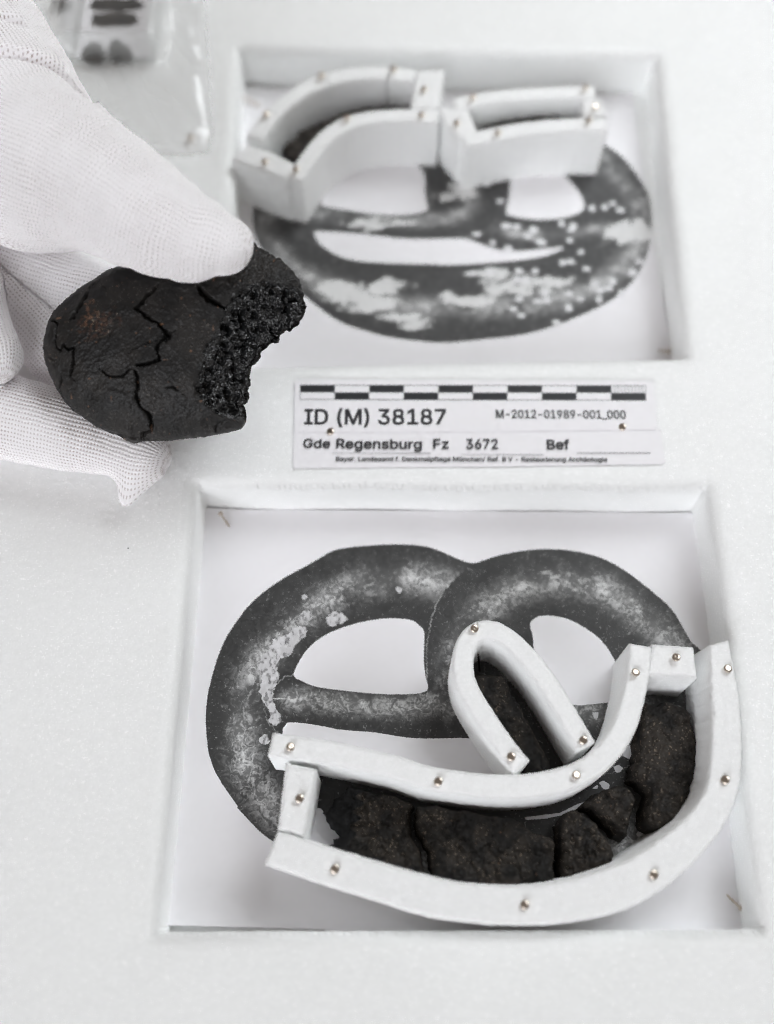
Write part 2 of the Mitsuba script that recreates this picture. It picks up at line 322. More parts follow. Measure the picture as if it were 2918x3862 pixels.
for pts in [[(-35.3,-38.7),(-34.4,-36.1),(-32.4,-33.9),(-31,-30.6),(-28.4,-30.4),(-26.3,-28.4),(-23.7,-27.3),(-22.1,-28.4),(-22,-31.2),(-24.1,-31.7),(-25.6,-33.4),(-26.3,-36.1),(-29.7,-36.6),(-30.6,-39.8),(-29,-41.4),(-30.4,-44.1),(-31.3,-47.7),(-29.6,-51.3),(-27.9,-53.9),(-30.9,-55.7),(-31.6,-52.9),(-32.2,-49.8),(-34.6,-47.2),(-34.1,-43)],
            [(-24.4,-23.5),(-21.2,-22.9),(-20.8,-25.1),(-22.7,-26.8),(-24.4,-25.1)], [(-17.1,-24.6),(-14.2,-23.2),(-12.1,-24.6),(-9.9,-25.4),(-13.6,-27.3),(-15.2,-27.9),(-16.8,-26.8)],
            [(2.3,-16.1),(3.9,-15.6),(5,-17.3),(3.4,-18.1)], [(-23.7,-18.4),(-21.8,-18.7),(-22.3,-19.8),(-23.8,-19.5)],
            [(-21,-84.8),(-19.7,-78.8),(-18.3,-76.4),(-16.8,-77),(-14.9,-80.2),(-11.7,-83.2),(-14,-86.3),(-17,-85.5)],
            [(-34.1,-59),(-32.9,-57.5),(-31.3,-58),(-31.2,-60.3),(-33,-60.5)]]:
    lower.ink('printed_flour', poly(pts, 1), 2, 'print_white' if len(pts) != 8 else 'paper', s=.4, rough=.9, seed=len(pts), scale=.9)
for pts in [[(55.2,-51.6),(56.9,-51.6),(56.6,-52.9),(56,-53.7),(55.3,-52.9)],[(58,-53.3),(59.6,-52.5),(60.7,-52.5),(59.8,-54.5),(58.3,-54.3)],[(58.6,-54.8),(59.9,-54.8),(59.2,-56.2),(58.2,-56)],[(62.6,-61.3),(65,-60.2),(66.8,-61.3),(66.5,-64.3),(64.2,-64.3),(62.2,-63.3)],[(59.5,-66.1),(61.1,-65.6),(62.1,-66.5),(61.1,-67.6),(60.1,-67.6)],[(55.4,-70.2),(56.6,-69.6),(58.2,-70.6),(57.9,-72),(56.4,-71.8)],[(53.6,-71.6),(55.2,-70.6),(54.9,-71.8)],[(64.1,-82.8),(65.5,-81.9),(65.7,-83.1),(64.9,-83.8),(64,-83.6)],[(66.9,-82.4),(68.2,-82.2),(67.7,-83.3),(67,-83.1)],[(63.5,-85.6),(64.4,-85.9),(65,-87.3),(64.2,-87.5)],[(71.6,-82.8),(72.8,-81.9),(73.2,-82.4),(71.9,-83.6)],[(76.5,-76),(77.8,-75.8),(77.2,-77.4),(76.3,-77.6)],[(74.2,-79.9),(75.3,-79.6),(75,-80.8),(74.3,-80.8)],[(35.5,-78.9),(44.8,-77.8),(49.4,-75.6),(52.4,-74.7),(51.7,-75.5),(46.6,-78.1),(41,-79.2),(35.8,-79.6)]]:
    lower.ink('printed_salt_grain', poly(pts, 0), 2, 'print_salt', s=.5, rough=.1, seed=len(pts))

upg = Polygon([(-51.9,171.2),(-5.8,170.6),(43.4,169.7),(87,168.4),(87.1,118),(88.8,61),(87.9,50.1),(37.7,48.5),(-27.9,48.5),(-50.8,50.1),(-52.2,97.2),(-52.8,123.8)])
up_lift = [(*[(-51.8,170.3)][0], 25, 1.2), (*[(86.5,65.2)][0], 25, 1.0)]
upper = Sheet('printed_sheet_001', upg, 9, up_lift, 'white paper with a printed pretzel dotted with salt grains lying in the far recess')
outer_up = [(-21.7,146),(-5.7,156),(10.5,159.6),(21.8,156),(33.2,158.5),(51.1,160.6),(65.4,156),(75.8,144.9),(75.7,144.8),(80.3,140.7),(84,134.2),(86.9,127),(88.3,120),(87.5,108.7),(86.1,101.9),(83.7,95.2),(79.7,88.6),(74.4,82.9),(68.7,78.9),(59.7,74.2),(51.5,70.6),(44.8,68.3),(36.1,66.7),(26.9,66),(18.3,65.2),(11.7,65.2),(41,68.1),(31.9,66.3),(22.9,65.3),(16.9,64.9),(9.7,65.6),(4.9,66.3),(-1.1,67.4),(-7.1,69.5),(-13.1,71.6),(-19.3,75.9),(-25.5,81.8),(-33.8,89.8),(-40.2,99),(-44.4,108.4),(-45.1,119.9),(-40.2,131.7),(-32.6,139.8)]
hole_l2 = [(-22.8,119.2),(-21.1,125.7),(-17.3,130.5),(-12.8,133.4),(-6.4,135.9),(1.5,136.7),(8,136.3),(11.2,135.5),(13.1,131.4),(12.7,125.7),(13.2,120),(14.1,116.4),(5.2,114.6),(-4.3,115.2),(-10.7,116.4),(-19,118)]
hole_r2 = [(41.8,130.6),(44.8,134.2),(52.7,135.6),(59.7,132.9),(64.2,126.1),(66,121.7),(66.3,117.3),(61.2,114.3),(54.2,113),(47.2,113),(40.3,114.7),(39.4,116),(41.1,122.6)]
hole_b2 = [(-24.4,108.6),(-20,108.2),(-13.7,107.8),(-4.9,106.6),(5.2,105.1),(14.6,105.1),(25.3,105.5),(30.2,103.5),(34.9,101.2),(39.7,100),(45.2,100.4),(52.1,101.3),(59.7,102.3),(53.3,98.7),(46.3,97),(38.1,95.9),(25.8,94.8),(12.2,94.4),(29.9,95.9),(17.5,94.8),(5.1,95.1),(-4.2,95.5),(-12.3,96.7),(-17.3,98.9),(-21.8,102.8),(-23.7,105.8)]
gup = poly(outer_up, 2).difference(poly(hole_l2, 2)).difference(poly(hole_r2, 2)).difference(poly(hole_b2, 1))
gup = max(gup.geoms, key=lambda q: q.area) if hasattr(gup, 'geoms') else gup
lines_up = [[(19.8,141.8),(2.3,148),(-15.2,142.9),(-30.7,129.7),(-37.9,116),(-35.8,100.9),(-23.3,89.8),(-2.3,81.8),(24.3,79.1),(51.1,81.8),(72.8,91.7),(84.2,108.4),(81.8,123.8),(72,137.8),(55.4,150.1),(35.8,143.9)],
            [(-27.1,114.1),(-8.5,112.2),(9.9,110.3),(26.8,111.2)], [(28.5,114.1),(40.5,108.4),(52.7,107.4),(71.4,111.2)]]
lines_up = list(zip(lines_up, (8.0, 4.4, 4.6)))
hi_up = [[(24.8,148),(25.9,133.7),(31.8,121.9),(26.9,113.1),(9.9,110.3),(-8.5,112.2),(-27.1,114.1)]]
hi_up = list(zip(hi_up, (6.0,)))
over_up = Polygon([(12.7,148),(12.9,127.8),(14.7,119.9),(9.9,114.1),(-28.9,121.9),(-28.4,108.4),(-5.4,105.5),(19,103.7),(31.3,107.4),(38.6,116),(41.4,127.8),(42.4,148)])
upper.ink('printed_pretzel', gup, 1, 'print_ink_soft', lines_up, 8.0, .8, .14, 2, over=(over_up, hi_up))
for i, c in enumerate([(27.6,91.5),(33.2,91.9),(42.8,92.1),(48,92.3),(41.9,89),(44.6,89),(57.2,95.6),(59.9,96),(63.5,99.9),(64.8,93.1),(39.5,110.4),(42.9,110),(46.5,106.1),(48.4,108.7),(49.9,104.4),(50.8,103.7),(57.9,111.4),(61.8,110.4),(60.8,108.8),(60.2,104.6),(34.7,103.4),(29.6,107),(33.9,127.8),(38,120.7),(68.5,117.8),(72.8,118.2),(75.6,119.8),(77.9,117.1),(82.3,96),(79.3,91.5),(80,92.3),(66.9,87.4),(68.4,84.9),(72.9,88.2),(71.3,85.8),(67.9,81.3),(58.4,83.6),(61.9,81.5),(57.9,78),(53.5,72.6),(42.3,81.3),(48.1,80.4),(51.2,80.9),(50.7,83.7),(42.6,75.1),(40.3,77.5),(39.7,101),(75.2,83.7)]):
    r = np.random.default_rng(40 + i); n = r.integers(5, 8); a = np.sort(r.uniform(0, 6.28, n)); a = np.linspace(0, 6.28, n, endpoint=False) + r.uniform(-.3, .3, n)
    rx, ry = r.uniform(1.25, 1.95), r.uniform(1.0, 1.7)
    upper.ink('printed_salt_grain', poly([(c[0] + rx * math.cos(t), c[1] + ry * math.sin(t)) for t in a], 1), 2, 'print_salt', s=.6, rough=.05, seed=i)

# ---------------------------------------------------------------- foam strips
TOP = 4.0
def strip(g, label, seed, top=TOP, key='foam_strip', cat='foam strip', lean=(0, 0)):
    return add(key, slab(g, top, -16.45, 1.15, .42, .18, seed, bump=.22, levels=8, lean=lean), 'foam_thin', True, label, cat)
strip(ribbon([(-28.9,-63.8),(-23.8,-64.6),(-16.7,-65.5),(-9.7,-66.8),(-2.7,-68.4),(2.9,-69.7),(7.5,-71.6),(12.9,-72.7),(21.5,-73.9),(29.5,-74.3),(37.7,-73.7),(45.9,-71.7),(51.5,-68.5),(56.3,-63.9),(59.5,-58.6),(61.9,-52.2),(63.8,-45.9),(65.1,-38.5)], 3.0),
      'long thin white foam strip curving like a J through the middle of the near recess', 11)
strip(ribbon([(33,-69.6),(30.2,-66.2),(26.9,-61.2),(23.2,-55.3),(20.7,-50.8),(19.3,-46.8),(19.2,-42.4),(20.4,-38),(22.9,-35.1),(26,-34.4),(29.1,-35.3),(32.4,-37.9),(35.6,-41.3),(38.8,-45.6),(42.1,-51),(45,-56.6),(47.3,-61.1),(49.1,-64.6)], 2.75),
      'white foam strip bent into a narrow loop around an elongated charred piece', 12)
strip(poly([(-24.8,-68.5),(-20.9,-69.1),(-17.1,-69.9),(-18.3,-78),(-19.8,-85.9),(-22.7,-85.1),(-26.2,-84.3),(-25.5,-76.4)], 0), 'short white foam block closing the left end of the near pretzel channel', 13, TOP - .2, 'foam_block', 'foam block')
strip(poly([(-26.1,-84.5),(-26.1,-84.5),(-29,-92.2),(-29,-92.2),(-29,-92.2),(-23.2,-93.9),(-15.3,-96.6),(-7.5,-98.8),(-0.8,-100.7),(5.6,-102.8),(10.2,-103.8),(17.9,-104.9),(28.1,-105.5),(38.3,-105.3),(46.1,-104.3),(53.9,-102.6),(60.9,-99.7),(68.7,-94.8),(76.2,-88.4),(81.2,-82.8),(84.7,-76.6),(86.6,-70.8),(87.8,-62.7),(88.5,-54.4),(88.3,-45.9),(87.8,-37.3),(87.8,-37.3),(82.4,-38.8),(82.4,-38.8),(81.6,-45.9),(81,-54.4),(80.4,-60),(79,-68.1),(77.6,-73.4),(74.8,-78.1),(71.2,-81.5),(67.2,-84.6),(62.1,-87.8),(57.1,-90.9),(49.5,-93.5),(41.5,-95.6),(33.7,-96.6),(25.9,-96.6),(18.1,-96.1),(10.4,-94.6),(2.6,-92.6),(-6.5,-90),(-12.9,-88.2),(-18.7,-86.4),(-26.1,-84.5)], 1), 'wide white foam strip sweeping around the bottom and right of the near pretzel', 14, TOP + .2, lean=(-.6, 1.5))
strip(poly([(68,-38.2),(73.3,-38.6),(78.7,-39),(78.7,-47.3),(72.4,-46.9),(65.7,-46.6)], 0), 'square white foam block at the upper right end of the near channel', 15, TOP - .3, 'foam_block', 'foam block')
# far group
strip(ribbon([(-29.5,112.7),(-28,115.5),(-25.2,121),(-21.8,127.4),(-17.3,132.6),(-12.3,136.2),(-6.1,138),(0.9,138.8),(7.8,139),(16.9,138.5)], 2.9), 'curved white foam strip in front of the left dark piece in the far recess', 21)
strip(poly([(-49.7,121),(-44.6,126.9),(-36.4,123.6),(-28.5,118.7),(-31,112.4),(-40.2,116.4)], 0), 'white foam block at the left end of the far pretzel, nearest the glove', 22, TOP - .2, 'foam_block', 'foam block')
bk = chaikin([(-42.6,128.8),(-39.7,135.5),(-36.3,141),(-31.4,146.8),(-26.4,151.1),(-20.3,154.6),(-13.3,156.8),(-6.2,157.8),(0.9,157.4),(9.2,156.4)], 3, False)
bl = LineString(bk); L = bl.length
cuts = [0] + [bl.project(Point(*q)) for q in [(-20.7,154.5),(0.2,157.5)]] + [L]
from shapely.ops import substring
for i, nm in enumerate(['left part of the curved white foam strip behind the far dark piece', 'middle part of the curved white foam strip behind the far dark piece', 'right part of the curved white foam strip behind the far dark piece']):
    strip(substring(bl, cuts[i] + (.12 if i else 0), cuts[i + 1] - (.12 if i < 2 else 0)).buffer(3.0, cap_style=2), nm, 23 + i, TOP - .1 * i)
strip(poly([(9.7,158.1),(19.2,158.7),(16.5,141.1),(7.5,141.9)], 0), 'upright white foam block at the top centre of the far group', 26, TOP + .4, 'foam_block', 'foam block')
strip(poly([(16.7,142.7),(26.5,142.1),(29.3,132),(23.5,128.3),(18.2,136.7)], 0), 'white foam block at the left end of the far right channel', 27, TOP - .1, 'foam_block', 'foam block')
strip(ribbon([(21.9,143.5),(28.9,145.7),(36,147.1),(45.4,148.1),(54.8,148.6),(61.9,149),(68.6,149.1)], 2.8), 'gently curved white foam strip at the back of the far right channel', 28)
strip(ribbon([(24.3,128.2),(30.7,130),(37.7,131.9),(44.6,133.4),(51.6,134.4),(58.6,134.9),(65.5,135),(71.3,134.9)], 2.8), 'thick straight white foam strip at the front of the far right channel', 29, TOP + .15)
strip(poly([(63.8,146),(70.3,146.4),(71.6,139.1),(63.7,138.8)], 0), 'small white foam block closing the right end of the far right channel', 30, TOP - .15, 'foam_block', 'foam block')

# ---------------------------------------------------------------- charred pieces
def charred(g, h, w, seed, label=None, key='charred_fragment', base=-16.2, amp=1.6, bsdf='char_crust', cat='charred bread piece', s=.36, rough=.85, tilt=(0, 0), split=None):
    P, tri, idx, d = sheet(g, s, seed, rough, 1.6, inset=(.06, .18, .4, .75))
    c = P.mean(0); q = np.c_[P, np.full(len(P), seed * 3.1)]
    warp = q + 1.2 * np.c_[meshkit.fbm(q / 2.5, 2, 91), meshkit.fbm(q / 2.5, 2, 92), np.zeros(len(P))]
    big = meshkit.fbm(q / 7.0, 3, seed) - .5; rid = np.abs(2 * meshkit.noise(warp / 3.2, seed + 3) - 1) - .5; rid2 = np.abs(2 * meshkit.noise(warp / 1.3, seed + 4) - 1) - .5; fine = meshkit.noise(q / .7, seed + 5) - .5
    e = rounded(d, w) * .76 + .24 * rounded(d, w * 5)
    f = base + e * (h + tilt[0] * (P[:, 0] - c[0]) + tilt[1] * (P[:, 1] - c[1]) + amp * big * 2.4) + (amp * (1.0 * rid + .6 * rid2) + .6 * fine) * np.minimum(d / .7, 1)
    V, F = closed(P, tri, idx, f, np.full(len(P), base - .1))
    if split is None:
        return add(key, (V * MM, F), bsdf, True, label, cat)
    key = numbered(key); ce = V[F].mean(1); m = split(ce)
    for part, sel, b in (('crust', ~m, 'char_crust'), ('crumb', m, 'char_soot')):
        add(f'{key}__{part}', trimesh.Trimesh(V * MM, F[sel], process=False), b, True)
    tag(key, label, cat); return key
ZF = -7.0
gA = poly([(-16.2,-78.2),(-13.9,-76.8),(-13.8,-74.7),(-10.9,-73.6),(-10.2,-72.2),(-8.8,-71.7),(-6.3,-72.6),(-1.9,-73.6),(2.4,-74.3),(6.2,-75.6),(7,-76.8),(5.8,-78.5),(6.1,-81.3),(6.8,-84.7),(8.3,-87.4),(9.2,-89.4),(9.5,-91.4),(10.7,-93.7),(11.3,-96.7),(6.5,-95.7),(-2.6,-93.4),(-8.5,-91.1),(-11.4,-88.4),(-13.6,-86.1),(-13.6,-84.5),(-11.7,-84),(-14.4,-82)], 0)
xs = [(-6.3,-73.3),(-8.6,-84)]
charred(gA, 9.0, 1.5, 3, 'brown black charred piece with a jagged sooty left end, leftmost in the near channel', split=lambda c: (c[:, 0] < xs[1][0] + (c[:, 1] - xs[1][1]) / (xs[0][1] - xs[1][1]) * (xs[0][0] - xs[1][0]) + 1.2 * np.sin(c[:, 1] * 1.7)) & (c[:, 1] > xs[1][1] - 3))
gB = poly([(7.9,-76.8),(11,-76.3),(15.3,-77.5),(22.4,-78.5),(30.2,-79.4),(34.1,-80.8),(36.5,-82.7),(34.6,-81.2),(37,-83.1),(39.4,-84),(41,-84.3),(41.7,-85.8),(41.8,-87.2),(41.5,-89.9),(41.6,-92.5),(41.6,-96.5),(36.9,-97.1),(31.7,-96.8),(25.2,-98),(18.3,-97),(13.1,-95.6),(11.1,-93.4),(10.3,-91.1),(10.4,-88.1),(9.1,-86.1),(7.3,-83.7),(6.8,-80.6),(6.8,-78.5)], 0)
charred(gB, 10.0, 1.0, 4, 'largest brown charred slab in the middle of the near channel')
gC = poly([(43.9,-79.7),(45.5,-78.1),(48.1,-77.6),(50.1,-78.6),(52.5,-80.7),(54.4,-83.4),(56.6,-86.5),(56.9,-88.5),(56.2,-90.9),(54.5,-92.5),(51.4,-94.2),(47.5,-95.2),(42.2,-96.2),(42.4,-90.9),(42.5,-87.5),(43,-84.1),(42.6,-81.4)], 0)
charred(gC, 9.5, 1.2, 5, 'rounded charred piece to the right of the largest slab')
gD = poly([(48.6,-77.2),(53,-73.9),(56,-72.2),(59,-71.3),(61.5,-72),(62.8,-73.7),(63.7,-75.5),(62.3,-77.9),(61.4,-80.7),(60.9,-84.1),(59.5,-85.2),(57.3,-84.3),(55.5,-82.4),(53.9,-80.2),(51.2,-78.3)], 0)
charred(gD, 9.0, 1.1, 6, 'wedge shaped charred piece between the rounded piece and the large right slab')
gE = poly([(66.9,-50.1),(71.7,-50.7),(72.5,-49.6),(75.4,-50.4),(78.5,-51.4),(79.8,-53.6),(80.3,-57.5),(80.4,-61.2),(79.6,-66.6),(78.3,-72),(76.2,-75.8),(74,-79.3),(70.8,-82.4),(67.1,-83.9),(64.6,-82.6),(64.1,-80.4),(65,-76.5),(66.3,-74.4),(65.4,-72.7),(62,-70.2),(63.3,-66.6),(64.7,-63),(64.9,-59.4),(66,-53.8)], 0)
charred(gE, 10.5, 1.2, 7, 'tall dark charred slab standing along the right side of the near channel', amp=1.3)
gF = poly([(21,-43.3),(23.3,-42.5),(27.3,-42.8),(30.3,-42.6),(32.2,-44.7),(34.3,-49.4),(36.9,-54.7),(39.4,-59.8),(41.7,-64),(42.5,-67.4),(42.2,-70.1),(38.5,-71.2),(35.8,-69.3),(33.3,-64.3),(28.5,-57.5),(24.1,-51.2),(21.5,-46.5)], 1)
charred(gF, 12.0, 2.2, 8, 'slim dark charred piece enclosed by the foam loop', amp=.9)
gG = poly([(-36.4,132.7),(-33.5,136.9),(-29,141.5),(-23.4,145.6),(-17.7,148.4),(-11.1,150.9),(-3.9,152.5),(5.7,152.8),(8.1,145.3),(-6.2,142.2),(-15.6,137.2),(-22.1,130.6),(-26.5,124),(-32.2,126.4)], 1)
charred(gG, 13.5, 2.2, 9, 'long dark curved piece between the far left foam strips', amp=.8)
gH = poly([(29.6,141.7),(36.6,145.4),(46.2,147.6),(53.5,148.8),(58.7,148.2),(62.4,146.3),(62.8,139.2),(50.3,136.2),(36.1,133.1),(30.5,135.5)], 1)
charred(gH, 14.0, 2.2, 10, 'dark brown piece between the far right foam strips', amp=.8)

# ---------------------------------------------------------------- pins
def pin_mesh(length=10.0, head=1.05):
    pr = np.array([[.001, -length], [.05, -length + .8], [.30, -length + 1.6], [.30, -.85], [head * .8, -.80], [head, -.62], [head, -.18], [head * .82, 0.0], [head * .5, .04], [head * .3, .02], [.001, .0]])
    return trimesh.creation.revolve(pr * MM, sections=20)
PIN = mikit.ply(pin_mesh(), 'pin_metal', smooth=40)
PIN_LONG = mikit.ply(pin_mesh(9.0, .75), 'pin_metal', smooth=40)
def pin(pt, z, h, label, tilt=None, ply=None):
    r = np.random.default_rng(int(abs(pt[0]) * 37 + abs(pt[1]) * 91))
    ax, an = (tilt if tilt else (r.uniform(0, 360), r.uniform(2, 20)))
    key = numbered('pin'); d = dict(ply or PIN)
    d['to_world'] = T().translate([pt[0] * MM, pt[1] * MM, (z + h) * MM]).rotate([0, 0, 1], ax).rotate([0, 1, 0], an)
    scene[key] = d; tag(key, label, 'pin', 'metal pins')
for pt, lab in zip([(22.5,-34.7),(30.3,-67.2),(48.2,-63.3),(12.3,-73.2),(45.9,-71.6),(62.8,-46.1),(73.3,-42.2),(86.1,-45.2),(81.7,-72.7),(62.4,-94.5),(31.8,-101),(-23.6,-64.8),(-21,-77.2),(-12.2,-93.3)],
                   ['metal pin at the top of the foam loop', 'metal pin in the lower left end of the foam loop', 'metal pin in the lower right end of the foam loop', 'metal pin in the middle J strip, left of the loop end', 'metal pin in the middle J strip, right of the loop end', 'metal pin near the upper right end of the J strip',
                    'metal pin in the square block at the upper right', 'topmost metal pin in the wide right foam strip', 'metal pin halfway down the wide right foam strip', 'metal pin at the lower right bend of the wide foam strip', 'metal pin at the bottom centre of the wide foam strip',
                    'metal pin at the left end of the J strip', 'metal pin in the short left foam block', 'metal pin at the left end of the wide bottom strip']):
    pin(pt, TOP, 1.3, lab)
for pt, lab in zip([(-38.5,117.9),(-28.7,115.1),(-39,137.6),(-21.6,154.1),(2.2,157.2),(-12.9,136.2),(11,137.3),(11.9,148.3),(22.3,133.9),(27.9,144.9),(64.9,149.3),(67.4,140.7),(64.7,135.2),(35.4,129.9)],
                   ['metal pin in the far left end block', 'metal pin at the lower left end of the far front curved strip', 'metal pin low on the far left back curve', 'metal pin on top of the far left back curve', 'metal pin at the top right end of the far back curve', 'metal pin in the bend of the far front curved strip', 'metal pin at the right end of the far front curved strip', 'metal pin in the upright far centre block',
                    'metal pin in the left block of the far right channel', 'metal pin at the left of the far right back strip', 'metal pin at the right end of the far right back strip', 'metal pin in the small far right end block', 'metal pin at the right end of the thick far front strip', 'metal pin at the left of the thick far front strip']):
    pin(pt, TOP, 2.0, lab)
def lying(a, b, za, zb, label):
    """A pin leaning from its head at a to where it enters at b."""
    p, q = np.array([*a, za]), np.array([*b, zb]); v = p - q; n = np.linalg.norm(v); v = v / n
    key = numbered('pin'); d = dict(PIN_LONG)
    d['to_world'] = T().translate((p * MM).tolist()).rotate([0, 0, 1], math.degrees(math.atan2(v[1], v[0]))).rotate([0, 1, 0], math.degrees(math.acos(v[2])))
    scene[key] = d; tag(key, label, 'pin', 'metal pins')
lying([(-48,5.2)][0], [(-45.7,2.5)][0], -12, -16, 'leaning pin at the top left corner of the near printed paper')
lying([(88,-101.2)][0], [(85.1,-97.7)][0], -14.0, -15.8, 'loose pin lying at the bottom right corner of the near paper')
lying([(-51,164.9)][0], [(-44.1,161.7)][0], -13.5, -15.9, 'slanted pin at the top left corner of the far printed paper')
lying([(87.6,60.3)][0], [(84.7,62)][0], -14, -15.8, 'pin at the bottom right corner of the far printed paper')
pin([(-63.6,131.5)][0], 0, 2.5, 'metal pin through the lower right corner of the plastic bag', (90, 12))
pin([(-16.1,24.5)][0], 0, 1.3, 'metal pin at the left of the printed label', (200, 10))
pin([(66.6,25.9)][0], 0, 1.3, 'metal pin at the right of the printed label', (200, 18))
key = numbered('needle'); nd = trimesh.creation.cylinder(.32 * MM, segment=np.array([[*[(24.1,-38.9)][0], -5], [*[(25.2,-40.4)][0], -15.5]]) * MM, sections=10)
add('needle', nd, 'pin_dark', 40, 'dark needle standing inside the top of the foam loop', 'needle')

# ---------------------------------------------------------------- label card
def card(part, g, z, t=.16):
    P, tri, idx, d = sheet(g, 1.0, 5)
    zz = z + .10 * (meshkit.fbm(np.c_[P / 20, np.ones(len(P))], 2, 4) - .5)
    V, F = closed(P, tri, idx, zz, zz - t * np.minimum(1, d * 3)); add('label_card__' + part, (V * MM, F), 'paper', 30)
tag('label_card', 'white archive label with a black and white scale bar and printed lettering', 'label')
card('lower_panel', Polygon([(-26.4,25.1),(77.7,25.3),(77.9,14.5),(26.3,13.7),(-26.2,13.2)]), .55)
card('upper_panel', Polygon([(-26.7,41.7),(19.5,41.4),(77.3,41.1),(76.6,25.1),(34.3,24.6),(-3.9,24.3),(-26.3,24.4)]), .85)
ZL = .96
def rects(part, boxes, z, bsdf):
    V, F = [], []
    for q in boxes:
        k = len(V); V += [(*p, z) for p in q]; F += [(k, k + 1, k + 2), (k, k + 2, k + 3)]
    V = np.array(V) * MM; F = np.array(F)
    n = np.cross(V[F[:, 1]] - V[F[:, 0]], V[F[:, 2]] - V[F[:, 0]])[:, 2]; F[n < 0] = F[n < 0][:, ::-1]
    return add('label_card__' + part, (V, F), bsdf, False)
tl, tr, br, bl_ = [np.array(q) for q in [(-25,39.6),(74.7,39.4),(74.2,34.6),(-25,34.9)]]
def at(u, v): a = tl + (tr - tl) * u; b = bl_ + (br - bl_) * u; return tuple(a + (b - a) * v)
for i in range(10):
    if i < 9 and i % 2 == 0: rects('scale_square', [[at(i / 10, 0), at((i + 1) / 10, 0), at((i + 1) / 10, .5), at(i / 10, .5)]], ZL, 'print_black')
    if i % 2: rects('scale_square', [[at(i / 10, .5), at((i + 1) / 10, .5), at((i + 1) / 10, 1), at(i / 10, 1)]], ZL, 'print_black')
e = .0022
rects('scale_outline', [[at(0, v - .03), at(1, v - .03), at(1, v + .03), at(0, v + .03)] for v in (0, 1)] + [[at(u - e / 2, 0), at(u + e / 2, 0), at(u + e / 2, 1), at(u - e / 2, 1)] for u in (0, 1)]
      + [[at(.9 + k / 100 - e / 2, 0), at(.9 + k / 100 + e / 2, 0), at(.9 + k / 100 + e / 2, .5), at(.9 + k / 100 - e / 2, .5)] for k in range(10)], ZL - .03, 'print_grey')
def text(t, x0, x1, yb, cap, bold=False, part='lettering', bsdf='print_black', z=ZL):
    (ax, ay), (bx, by), (cx, cy) = x0, x1, cap
    m = meshkit.text_mesh(t, 1.0, .02, bold); lo, hi = m.bounds
    v = np.array(m.vertices); d = np.array([bx - ax, by - ay]); L = np.linalg.norm(d); d /= L; nrm = np.array([-d[1], d[0]])
    H = np.linalg.norm(np.array([cx - ax, cy - ay]) - d * np.dot([cx - ax, cy - ay], d))
    u = (v[:, 0] - lo[0]) / (hi[0] - lo[0]) * L; w = v[:, 1] * H
    m.vertices = np.c_[(np.array([ax, ay]) + u[:, None] * d + w[:, None] * nrm), z + v[:, 2]] * MM
    add('label_card__' + part, m, bsdf, False)
def line(t, x0, x1, base, cap, bold=False):
    q = LT[(x0, x1, base, cap)]; text(t, q[0], q[1], None, q[2], bold)
LT = {}
for t, q, bold in [('ID (M) 38187', [(-23.6,26.8),(16.8,26.8),(-23.8,31.6)], True), ('M-2012-01989-001_000', [(31,28.8),(68,28.6),(31.1,31.4)], True),
                   ('Gde', [(-23.6,19.4),(-16,19.3),(-23.7,22.1)], True), ('Regensburg', [(-14.3,19.2),(9.8,19),(-14.3,22.1)], True), ('Fz', [(13,19.1),(17.4,19.1),(13,22)], True),
                   ('3672', [(22.3,19),(31.2,19),(22.4,22)], True), ('Bef', [(45,18.9),(51.3,18.9),(45.2,21.8)], True),
                   ('Bayer. Landesamt f. Denkmalpflege M\u00fcnchen/ Ref. B V - Restaurierung Arch\u00e4ologie', [(-14.3,15.2),(61.6,15),(-14.3,16.5)], True)]:
    text(t, q[0], q[1], None, q[2], bold)
    if t.startswith(('ID', 'M-')): text(t, (q[0][0] + .09, q[0][1] + .05), (q[1][0] + .09, q[1][1] + .05), None, (q[2][0] + .09, q[2][1] + .05), bold, z=ZL - .012)
for q in [[(-15.5,17.8),(12.2,17.7),(12.2,17.5),(-15.5,17.7)], [(20.9,17.3),(43.8,17.2),(43.8,17),(20.9,17.2)], [(53.3,17.8),(73.9,17.8),(73.9,17.6),(53.3,17.6)]]:
    rects('rule_line', [q], ZL - .02, 'print_grey')

# ---------------------------------------------------------------- plastic bag, clear box and pieces at the far left
def film_h(p, n, uv):
    x, y = p.x * 1000, p.y * 1000
    return 9 * fbm(x * .06 + .05 * y, y * .09, 1.0) + 2.0 * (1 - dr.abs(2 * noise(x * .13 + y * .1, y * .05, 7.0) - 1)) + 1.5 * fbm(x * .4, y * .25, 2.0)
scene['film'] = {'type': 'blendbsdf', 'weight': .06, 'a': {'type': 'thindielectric', 'int_ior': 1.45}, 'b': {'type': 'twosided', 'bsdf': {'type': 'diffuse', 'reflectance': rgb(.9, .92, .92)}}}
bag = poly([(-132.4,222.1),(-99.2,223.3),(-67.5,222.1),(-64.5,203.4),(-61.8,181.1),(-58.8,155.7),(-55.9,126.8),(-62,125.7),(-75.4,125.3),(-94.9,126.8),(-116.1,128.8),(-125.3,172.4)], 1)
P, tri, idx, d = sheet(bag, 1.2, 51)
cr = meshkit.fbm(np.c_[P[:, 0] / 9 + P[:, 1] / 14, P[:, 1] / 26, np.ones(len(P))], 3, 6); fine = meshkit.fbm(np.c_[P / 5, np.ones(len(P)) * 2], 2, 8)
far = np.clip((P[:, 1] - [(-125.2,126.8)][0][1]) / 30, 0, 1)
ztop = .6 + (1.2 + 5.5 * far) * rounded(d, 9) * (.45 + .9 * cr) + (.8 * fine + 1.3 * np.abs(2 * meshkit.noise(np.c_[P[:, 0] / 8 + P[:, 1] / 12, P[:, 1] / 22, np.ones(len(P))], 12) - 1)) * np.minimum(d / 2, 1)
